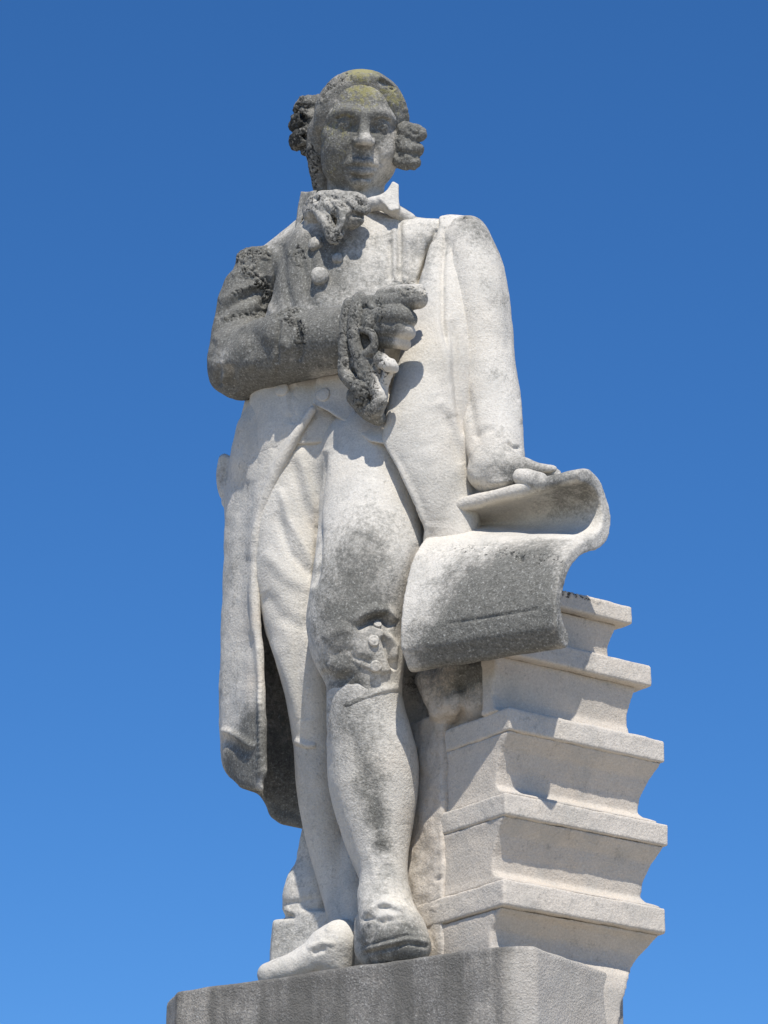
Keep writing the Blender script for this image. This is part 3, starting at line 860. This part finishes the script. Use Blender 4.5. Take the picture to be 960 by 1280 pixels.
part('sleeve', sl, strokes=[([(562, 320), (563, 360), (570, 400)], 4, 2.5), ([(566, 300), (557, 350), (560, 400)], 3, -2.5), ([(572, 440), (578, 470), (572, 500)], 7, 2.5), ([(566, 435), (572, 448), (570, 460)], 4, -4),
    ([(582, 480), (590, 520), (596, 556)], 6, -2.2), ([(576, 500), (583, 540), (586, 570)], 7, 2.5), ([(568, 460), (576, 475), (574, 492)], 3.5, -4), ([(628, 340), (636, 400), (636, 440)], 5, -1.5),
    ([(633, 552), (641, 559), (652, 560)], 2.2, -3.5), ([(594, 560), (590, 585), (596, 606)], 6, 2.2), ([(592, 548), (606, 538), (620, 536)], 5, -2.5),
    ([(610, 604), (640, 600), (662, 588)], 4, 2.2), ([(648, 500), (652, 530)], 4, 1.5)],
    g0=.06, grime_shade=[(590, 285, 20, 30, .45), (605, 310, 30, 30, .2), (632, 370, 40, 26, .18), (636, 300, 10, 24, .3), (660, 590, 80, 26, .45), (640, 600, 80, 24, .35), (625, 560, 80, 26, .2), (645, 480, 40, 30, .1)],
    crusts=[([(552, 276), (572, 271), (588, 273)], 2.6, 1.4)], black=[(570, 272, 10, 18, .4), (690, 584, 80, 10, .4)], warm=[(600, 560, 60, 26, .3), (582, 500, 50, 24, .3)], lump=.8, lump_scale=26, key='sleeve_l')

# ---- lace cuff hanging from the bent sleeve
lc = Field(1.3)
for pts in [
    [(437, 380, 158, 8), (432, 405, 160, 8), (431, 440, 158, 8), (432, 468, 154, 9), (441, 478, 156, 9)],
    [(450, 373, 156, 9), (444, 400, 164, 9), (443, 425, 164, 8), (449, 448, 162, 8), (455, 468, 158, 8)],
    [(462, 378, 158, 10), (470, 392, 162, 8), (461, 405, 166, 8)],
    [(452, 412, 168, 4), (464, 416, 170, 4.5), (468, 428, 168, 5), (464, 438, 166, 6), (456, 444, 164, 6)],
    [(441, 478, 152, 9), (450, 486, 156, 10), (452, 498, 150, 10)],
    [(457, 450, 160, 8), (460, 470, 156, 7), (464, 490, 150, 8)],
    [(472, 446, 156, 7), (468, 470, 154, 7), (473, 490, 152, 8), (475, 500, 150, 10), (470, 512, 146, 10)],
    [(476, 450, 160, 9), (487, 457, 162, 9), (492, 460, 158, 7)],
    [(486, 465, 152, 6), (480, 482, 146, 6), (480, 495, 140, 6)],
    [(446, 495, 138, 13), (462, 512, 134, 14), (472, 522, 128, 10)],
    [(455, 455, 130, 26), (452, 420, 130, 28), (462, 490, 126, 18)],
]:
    lc.tube(pts, 2.5)
lc.tube([(458, 425, 176, 6), (460, 432, 176, 5)], 2, 1, 's')
lc.tube([(446, 455, 172, 4), (450, 468, 170, 6)], 3, 1, 's')
lc.tube([(462, 478, 170, 4), (462, 498, 168, 6)], 3, 1, 's')
lc.tube([(449, 497, 166, 6), (456, 505, 160, 6)], 3, 1, 's')
part('lace_cuff', lc, M_skin, g0=.78, grime_shade=[(488, 458, 160, 14, -1.3), (476, 495, 152, 14, -.45), (484, 480, 150, 12, -.8), (435, 455, 160, 20, -.2), (470, 520, 140, 16, -.2)],
     lichen=[(448, 400, 165, 16, .25), (452, 442, 165, 10, .3), (434, 450, 165, 14, .2)], crusts=[([(440, 380), (440, 470), (460, 510), (474, 450), (460, 390)], 12, .55)], black=[(460, 495, 140, 18, .25), (440, 405, 165, 14, .25), (478, 385, 160, 12, .4)], lump=.9, lump_scale=7)

# ---- jabot
jb = Field(1.4)
jb.ell((418, 266, 58), (38, 34, 22), 0)
for pts in [
    [(384, 262, 66, 7), (396, 250, 82, 9), (414, 246, 92, 9), (434, 247, 94, 9), (450, 252, 86, 9), (457, 262, 78, 7)],
    [(386, 268, 74, 7), (398, 262, 92, 9), (408, 276, 102, 9), (414, 292, 104, 9), (418, 300, 102, 7)],
    [(406, 256, 96, 8), (424, 262, 104, 10), (430, 276, 106, 9), (424, 292, 104, 7)],
    [(430, 252, 96, 8), (444, 262, 100, 9), (448, 274, 94, 8), (440, 282, 92, 6)],
    [(386, 266, 66, 7), (386, 280, 66, 6), (384, 290, 66, 5)]]:
    jb.tube(pts, 3.5)
for a_ in [(394, 256, 88, 6), (406, 252, 96, 6), (440, 256, 100, 7), (454, 264, 88, 6), (412, 286, 108, 6), (426, 286, 106, 6), (402, 276, 100, 6), (438, 276, 102, 5), (397, 300, 84, 6)]:
    jb.tube([a_], 3)
jb.tube([(400, 290, 92, 6), (392, 276, 88, 6)], 3, 1, 's')
jb.tube([(437, 270, 108, 4), (432, 288, 104, 6)], 3, 1, 's')
jb.tube([(416, 268, 116, 3), (419, 282, 116, 4)], 3, 1, 's')
jb.tube([(452, 270, 96, 4), (440, 266, 110, 3)], 3, 1, 's')
part('jabot', jb, M_skin, crusts=[([(385, 255), (420, 250), (455, 256)], 10, .45), ([(415, 275), (416, 300)], 9, .7)], strokes=[([(388, 256), (404, 266), (412, 282)], 3, -2.5), ([(410, 250), (420, 262), (420, 278)], 2.5, -2.5), ([(428, 250), (440, 262), (444, 272)], 2.5, -2.5), ([(392, 246), (398, 254)], 2.5, -2), ([(444, 248), (452, 258)], 2.5, -2)], g0=.46, grime_shade=[(415, 290, 100, 16, .3), (450, 268, 90, 14, .2)], black=[(390, 262, 80, 10, .3), (418, 296, 105, 10, .3), (452, 256, 90, 10, .2)], lump=1.2, lump_scale=9)
# ---- collars
col = Field(1.5)
col.slab([(474, 246), (484, 237), (491, 227), (498, 231), (499, 262), (488, 264), (478, 252)], [(480, 245, 54), (498, 230, 42), (490, 260, 54)], 5, 0, round_=1.5)
col.tube([(462, 256, 52, 9), (478, 254, 50, 10), (494, 264, 38, 9), (512, 274, 24, 8)], 6)
part('collar', col, g0=.1, grime_shade=[(470, 270, 80, 16, .2)], lump=.6, lump_scale=12, key='collar_r')
col = Field(1.5)
col.slab([(376, 239), (382, 240), (396, 238), (392, 256), (382, 262), (376, 280), (368, 290), (372, 262)], [(378, 240, 30), (394, 240, 52), (375, 280, 50)], 6, 0, round_=2)
part('collar', col, g0=.5, grime_shade=[(380, 250, 40, 16, .1)], lump=.6, lump_scale=12, key='collar_l')

# ---- shoes
sh = Field(1.6)
sh.tube([(480, 1118, 66, 32), (483, 1140, 70, 34), (490, 1164, 76, 38), (496, 1178, 80, 38)], 8)
sh.tube([(500, 1168, 84, 30), (517, 1184, 92, 21)], 8)
sh.tube([(464, 1138, 96, 6), (484, 1131, 104, 7), (503, 1137, 100, 6)], 6)
sh.tube([(478, 1160, 40, 34), (470, 1185, 40, 26)], 8)
sh.add(lambda X, Y, Z: Z - 1.0 + 0 * X + 0 * Y, P(480, 1300, 0) - [300, 300, 40], np.array([*P(480, 1200, 0)[:2], 0]) + [300, 300, 1], 0, 's')
part('shoe', sh, strokes=[([(450, 1150), (462, 1148), (478, 1152), (500, 1148), (514, 1150)], 3.5, -4), ([(456, 1142), (480, 1128), (504, 1138)], 4, 3.5), ([(460, 1156), (484, 1144), (512, 1156)], 4, 3),
     ([(452, 1188), (478, 1181), (510, 1174), (538, 1178)], 2.5, 2.6), ([(454, 1193), (480, 1187), (510, 1180), (536, 1184)], 2.2, -2.5), ([(452, 1184), (480, 1176), (510, 1169), (534, 1172)], 2.2, -2.2), ([(470, 1150), (468, 1165), (462, 1178)], 3, -2), ([(500, 1148), (512, 1160), (524, 1168)], 3, -2),
     ([(472, 1135), (490, 1134)], 2, -2.0)],
     g0=.25, grime_shade=[(500, 1185, 120, 30, .55), (460, 1175, 100, 24, .45), (520, 1170, 120, 22, .3), (484, 1135, 110, 18, -.3)], black=[(480, 1192, 120, 16, .25)], lump=.6, lump_scale=14, key='shoe_f', label='grey front shoe at the pedestal edge')
sh = Field(1.8)
sh.tube([(434, 1172, 10, 22), (426, 1178, 30, 27), (412, 1186, 40, 27), (396, 1196, 46, 22), (366, 1210, 52, 18), (338, 1219, 55, 16)], 10)
sh.tube([(436, 1196, 10, 20), (420, 1204, 34, 22)], 8)
sh.add(lambda X, Y, Z: Z - 1.0 + 0 * X + 0 * Y, P(400, 1330, 0) - [300, 300, 40], np.array([*P(400, 1210, 0)[:2], 0]) + [300, 300, 1], 0, 's')
part('shoe', sh, strokes=[([(384, 1186), (402, 1178), (420, 1180)], 3, 2.5), ([(390, 1192), (408, 1186)], 3, -2.5), ([(408, 1165), (414, 1156)], 3, 2.0)], g0=0, warm=[(340, 1215, 60, 30, .1)], lump=.6, lump_scale=14, key='shoe_b', label='clean pale rear shoe pointing to the left')

# ---- curled paper
axd = np.array([math.cos(math.radians(30)), -math.sin(math.radians(30)), 0]); axn = np.array([-axd[1] * -1, 0, 0])
axn = np.array([-math.sin(math.radians(30)), -math.cos(math.radians(30)), 0])
BR = P(756, 616, 30)
LEN = 208.0
prR = [(64, 2, 8), (40, 8, 10), (12, 2, 10), (-3, -20, 11), (-1, -46, 11), (18, -66, 10), (60, -88, 8), (98, -116, 8), (119, -148, 8), (128, -182, 8), (124, -202, 11), (112, -214, 12)]
prL = [(54, -4, 9), (36, 0, 10), (14, -4, 9), (1, -9, 9), (2, -13, 9), (14, -17, 8), (54, -38, 8), (94, -76, 8), (118, -128, 8), (128, -174, 8), (124, -198, 11), (112, -213, 12)]
def spline(pts, m=3):
    A = np.array(pts, float); E = np.vstack([2 * A[0] - A[1], A, 2 * A[-1] - A[-2]]); out = []
    for i in range(1, len(E) - 2):
        mm = m if i < len(E) - 4 else 1
        for j in range(mm):
            t = j / mm
            out.append(0.5 * (2 * E[i] + (E[i + 1] - E[i - 1]) * t + (2 * E[i - 1] - 5 * E[i] + 4 * E[i + 1] - E[i + 2]) * t * t + (3 * E[i] - E[i - 1] - 3 * E[i + 1] + E[i + 2]) * t ** 3))
    return np.array(out + [A[-1]])
sR, sL = spline(prR), spline(prL)
def paper_fn(X, Y, Z):
    x, y, z = X - BR[0], Y - BR[1], Z - BR[2]
    s = x * axd[0] + y * axd[1]; q = x * axn[0] + y * axn[1]
    s = s + 0 * z; q = q + 0 * z; z = z + 0 * s
    t = np.clip(-s / LEN, 0, 1)
    best = np.full(s.shape, 1e3, np.float32)
    for i in range(len(sR) - 1):
        a = [sR[i][c] + (sL[i][c] - sR[i][c]) * t for c in range(3)]
        b = [sR[i + 1][c] + (sL[i + 1][c] - sR[i + 1][c]) * t for c in range(3)]
        ex, ez = b[0] - a[0], b[1] - a[1]
        tt = np.clip(((q - a[0]) * ex + (z - a[1]) * ez) / (ex * ex + ez * ez + 1e-6), 0, 1)
        d = np.hypot(q - a[0] - tt * ex, z - a[1] - tt * ez) - (a[2] + tt * (b[2] - a[2]))
        best = np.minimum(best, d)
    e = np.maximum(s, -s - LEN)
    A_, B_ = best + 2.5, e + 2.5
    return np.minimum(np.maximum(A_, B_), 0) + np.sqrt(np.maximum(A_, 0) ** 2 + np.maximum(B_, 0) ** 2) - 2.5
pp = Field(1.9)
c4 = np.array([BR + axd * s_ + axn * q_ + np.array([0, 0, z_]) for s_ in (0, -LEN) for q_ in (-15, 140) for z_ in (20, -230)])
pp.add(paper_fn, c4.min(0), c4.max(0), 0)
part('paper', pp, M_skin, crusts=[([(570, 683), (600, 688), (650, 694), (700, 697)], 5, .9)], strokes=[([(560, 780), (600, 773), (650, 765), (676, 760)], 2.0, -2.2), ([(650, 697), (651, 697.5)], 4, -6, 2)],
     g0=.10, grime_shade=[(640, 735, 130, 50, .62), (585, 740, 110, 38, .45), (670, 745, 125, 40, .35), (600, 664, 50, 26, -.8), (650, 668, 50, 26, -.8), (700, 672, 50, 24, -.7), (560, 745, 110, 30, .1), (640, 800, 150, 60, 1.1), (560, 812, 150, 50, .7), (650, 740, 150, 60, .08), (700, 600, 90, 26, .5), (740, 612, 70, 22, .35), (680, 690, 100, 34, .4), (545, 760, 100, 20, -.3),  # low blobs darken the down-facing band, dirt and painted shade together
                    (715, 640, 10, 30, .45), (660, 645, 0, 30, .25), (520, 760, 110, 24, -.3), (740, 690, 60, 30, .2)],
     lichen=[(620, 684, 90, 22, .3), (600, 720, 110, 30, .3), (630, 700, 100, 20, .3)], black=[(640, 690, 100, 26, .25), (575, 682, 80, 12, .45), (690, 700, 90, 14, .25), (750, 700, 30, 20, .3)],
     warm=[(620, 640, 20, 40, .35), (590, 820, 120, 60, .25)], lump=.8, lump_scale=22, smooth_it=3, label='thick curled sheet with a rolled upper edge')
# curl hanging down behind the front band (thick lower edge)

# ---- books
be = math.radians(37)
B1 = np.array([math.cos(be), math.sin(be), 0]); B2 = np.array([-math.sin(be), math.cos(be), 0])
C4 = Pxy(632, 1018, -50)
def corner(u, v, back=0.0):
    """corner on the vertical line of the stack"""
    return Pxy(u, v, -50 + back)
levels = []   # corner xy, z_bottom of cover, z_top of cover, L1
spec = [(630, 1131, 0, 30, 248), (632, 1018, 0, 26, 252), (637, 912, 0, 27, 243), (626, 815, 6, 26, 236), (606, 736, 16, 22, 232)]
for (u, v, bk, th, L1) in spec:
    c = corner(u, v, bk); levels.append((c, c[2], c[2] + th / .96, L1))
L2 = 190.0
L2s = [200.0, 200.0, 200.0, 44.0, 60.0]
def box_prof(c, z0, z1, L1, inset, edge=2.5, jit=0.0, L2=L2):
    """block whose four sides follow inset(t) for t = 0 bottom .. 1 top; inset -> (right face, left face, far end)"""
    def fn(X, Y, Z):
        x, y = X - c[0], Y - c[1]
        p = x * B1[0] + y * B1[1]; q = x * B2[0] + y * B2[1]
        t = np.clip((Z - z0) / (z1 - z0), 0, 1)
        ir, il, ie = inset(t)
        e = edge
        a = np.maximum(ir - q, q - L2) + e
        b = np.maximum(il - p, p - (L1 - ie)) + e
        g = np.maximum(z0 - Z, Z - z1) + e
        return np.minimum(np.maximum(np.maximum(a, b), g), 0) + np.sqrt(np.maximum(a, 0) ** 2 + np.maximum(b, 0) ** 2 + np.maximum(g, 0) ** 2) - e
    cs = np.array([c[:2] + B1[:2] * a + B2[:2] * b for a in (0, L1) for b in (0, L2)])
    return fn, [cs[:, 0].min(), cs[:, 1].min(), z0], [cs[:, 0].max(), cs[:, 1].max(), z1]
def interp(t, pts):
    xs = [p[0] for p in pts]; ys = [p[1] for p in pts]
    return np.interp(t, xs, ys).astype(np.float32)
bg_cover = [[], [(700, 1020, 100, 20, .1)], [(700, 905, 80, 30, .08)], [(750, 820, 60, 40, .3), (800, 840, 40, 20, .2)], [(760, 765, 40, 40, .5)]]
for i, (c, z0, z1, L1) in enumerate(levels):
    F = Field(2.0)
    fn, lo, hi = box_prof(c, z0, z1, L1, lambda t: (0 * t, 0 * t, 0 * t), 2.0, L2=L2s[i])
    F.add(fn, lo, hi)
    ov = part('book', F, M_book, crusts=([([(700, 741), (722, 745), (747, 752)], 3, 1.6)] if i == 4 else []), grime_shade=bg_cover[i], g0=.05, w0=.08, black=([(760, 755, 30, 30, .35), (720, 740, 30, 30, .5)] if i == 4 else ()), lump=.9, lump_scale=22, key='book%d' % i,
              label=['lowest book of the stack', 'second book from the bottom of the stack', 'middle book of the stack', 'fourth book of the stack', 'topmost book of the stack'][i])
    # the leaves below this cover, down to the next one
    if i == 0:
        zb = -300.0
        prof = [(0, 22), (.80, 20), (.845, 22), (.88, 29), (.93, 28), (.98, 16), (1, 3)]
        pe = [(0, 62), (.65, 60), (.75, 54), (.82, 44), (.90, 26), (.96, 9), (1, 3)]
        pl = [(0, 4), (1, 3)]
    else:
        zb = levels[i - 1][2]
        prof = [(0, 4), (.06, 7), (.14, 24), (.22, 29), (.45, 27), (.75, 18), (1, 3)]
        pe = [(0, 8), (.08, 12), (.22, 21), (.5, 18), (.8, 9), (1, 3)]
        pl = [(0, .8), (.15, 2.5), (.8, 2.5), (1, .8)]
        if i >= 3:
            prof = [(0, 6), (.1, 16), (.3, 20), (1, 12)]; pe = [(0, 12), (.12, 22), (.5, 24), (1, 14)]
    cc = c.copy()
    F = Field(2.2 if i else 3.0)
    fn, lo, hi = box_prof(cc, zb - 1.5, z0 + .5, L1, lambda t: (interp(t, prof), interp(t, pl), interp(t, pe)), 1.5, L2=L2s[i] - 3)
    F.add(fn, lo, hi)
    part('page_block', F, M_book, ov, g0=.03, w0=.22, warm=[(720, 1090, 40, 60, .15), (720, 970, 40, 60, .15), (700, 1180, 40, 60, .2)], grime_shade=[(780, 1260, 0, 20, .4)], lump=.6, lump_scale=26, key='pages%d' % i, smooth_it=2)

# ---- rough support behind the legs
ts = Field(2.4)
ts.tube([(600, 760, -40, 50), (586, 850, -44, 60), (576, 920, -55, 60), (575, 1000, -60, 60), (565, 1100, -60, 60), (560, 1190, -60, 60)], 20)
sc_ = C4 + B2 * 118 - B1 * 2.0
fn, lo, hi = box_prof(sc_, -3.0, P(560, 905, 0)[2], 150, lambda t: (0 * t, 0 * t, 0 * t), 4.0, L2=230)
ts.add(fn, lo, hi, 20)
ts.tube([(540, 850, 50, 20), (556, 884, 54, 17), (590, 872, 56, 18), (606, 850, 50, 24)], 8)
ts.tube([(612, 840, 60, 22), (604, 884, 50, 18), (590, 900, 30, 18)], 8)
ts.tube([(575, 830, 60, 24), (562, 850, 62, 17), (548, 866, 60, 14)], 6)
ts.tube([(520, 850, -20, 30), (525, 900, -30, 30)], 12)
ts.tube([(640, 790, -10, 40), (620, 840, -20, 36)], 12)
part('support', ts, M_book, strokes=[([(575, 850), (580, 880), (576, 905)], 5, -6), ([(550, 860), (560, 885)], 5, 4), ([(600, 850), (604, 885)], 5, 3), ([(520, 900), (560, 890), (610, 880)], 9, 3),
     ([(540, 1130), (550, 1125)], 2, -2.5, 2), ([(530, 1150), (541, 1142)], 2, -2.5, 2), ([(545, 1100), (552, 1096)], 2, -2.5, 2), ([(552, 1165), (556, 1150)], 2, -2, 2)],
     grime_shade=[(530, 850, 30, 26, .8), (575, 840, 60, 34, .75), (610, 850, 50, 24, .7), (560, 870, 40, 20, .2), (610, 850, 20, 24, .5)], g0=.05, black=[(520, 850, 20, 22, .6), (610, 845, 20, 16, .4)], warm=[(560, 880, 40, 60, .5), (530, 1000, 20, 90, .3)], w0=.12, lump=2.0, lump_scale=18)

# ---- moulded base behind the rear leg
mb = Field(2.4)
mb.tube([(408, 1030, -62, 30), (405, 1095, -62, 37)], 6, .8)
mb.tube([(400, 1112, -60, 44), (398, 1124, -60, 45)], 5, .8)
mb.slab([(372, 1148), (341, 1150), (336, 1215), (336, 1250), (450, 1250), (450, 1140), (352, 1136)], [(340, 1180, -66), (370, 1180, -32), (440, 1180, -40)], 26, 3, round_=3)
part('column_stump', mb, strokes=[([(352, 1130), (372, 1128), (400, 1122)], 3, -2)], g0=.16, grime_shade=[(350, 1180, -20, 30, .12), (380, 1050, -30, 40, .1)], lump=1.0, lump_scale=18, label='moulded stump behind the rear leg')

# ---- buttons
def button(key, u, v, r, parent, name='button', thick=None, ring=True):
    p, nn = surf(key, u, v, 3)
    thick = thick or r * .45
    prof = [(0, 1.0), (.45, .95), (.6, .75 if ring else .9), (.75, .95 if ring else .75), (.95, .7), (1.0, .2), (1.0, -.8)]
    a = np.cross(nn, [0, 0, 1.0]); a /= np.linalg.norm(a); b = np.cross(nn, a)
    ns = 20
    V = [p + nn * thick * prof[0][1]]
    for rr, hh in prof[1:]:
        for k in range(ns):
            t = 2 * math.pi * k / ns
            j = 1 + .05 * math.sin(3 * t + u)
            V.append(p + (a * math.cos(t) + b * math.sin(t)) * r * rr * j + nn * thick * hh)
    V = np.array(V); F = []
    for k in range(ns): F.append((0, 1 + k, 1 + (k + 1) % ns, 1 + (k + 1) % ns))
    Q = []
    for j in range(len(prof) - 2):
        for k in range(ns):
            Q.append((1 + j * ns + k, 1 + (j + 1) * ns + k, 1 + (j + 1) * ns + (k + 1) % ns, 1 + j * ns + (k + 1) % ns))
    me = bpy.data.meshes.new(name)
    me.from_pydata([tuple((q - ST) / U) for q in V], [], [f[:3] for f in F] + Q)
    g = PARTS[key][3].data.attributes['grime_shade']
    me.shade_smooth(); me.materials.append(M_stone)
    for nm in ('grime_shade', 'warm', 'lichen', 'black'):
        src = PARTS[key][3].data.attributes[nm]
        m = np.argmin(((PARTS[key][0] - p) ** 2).sum(1))
        at = me.attributes.new(nm, 'FLOAT', 'POINT'); at.data.foreach_set('value', np.full(len(me.vertices), src.data[int(m)].value * .6, np.float32))
    me.update()
    o = bpy.data.objects.new(name, me); COL.objects.link(o); o.parent = parent
    return o
wo = PARTS['waistcoat'][3]
for (u, v, r) in [(395, 306, 9), (400, 346, 11.5), (353, 487, 9.5), (404, 494, 9.5), (422, 324, 7)]:
    button('waistcoat', u, v, r, wo, ring=False, thick=r * (.9 if v < 400 else .3))
for (u, v, r) in [(472, 781, 5), (467, 801, 7), (470, 833, 7)]:
    button('breeches', u, v, r, breeches, ring=True, thick=3)
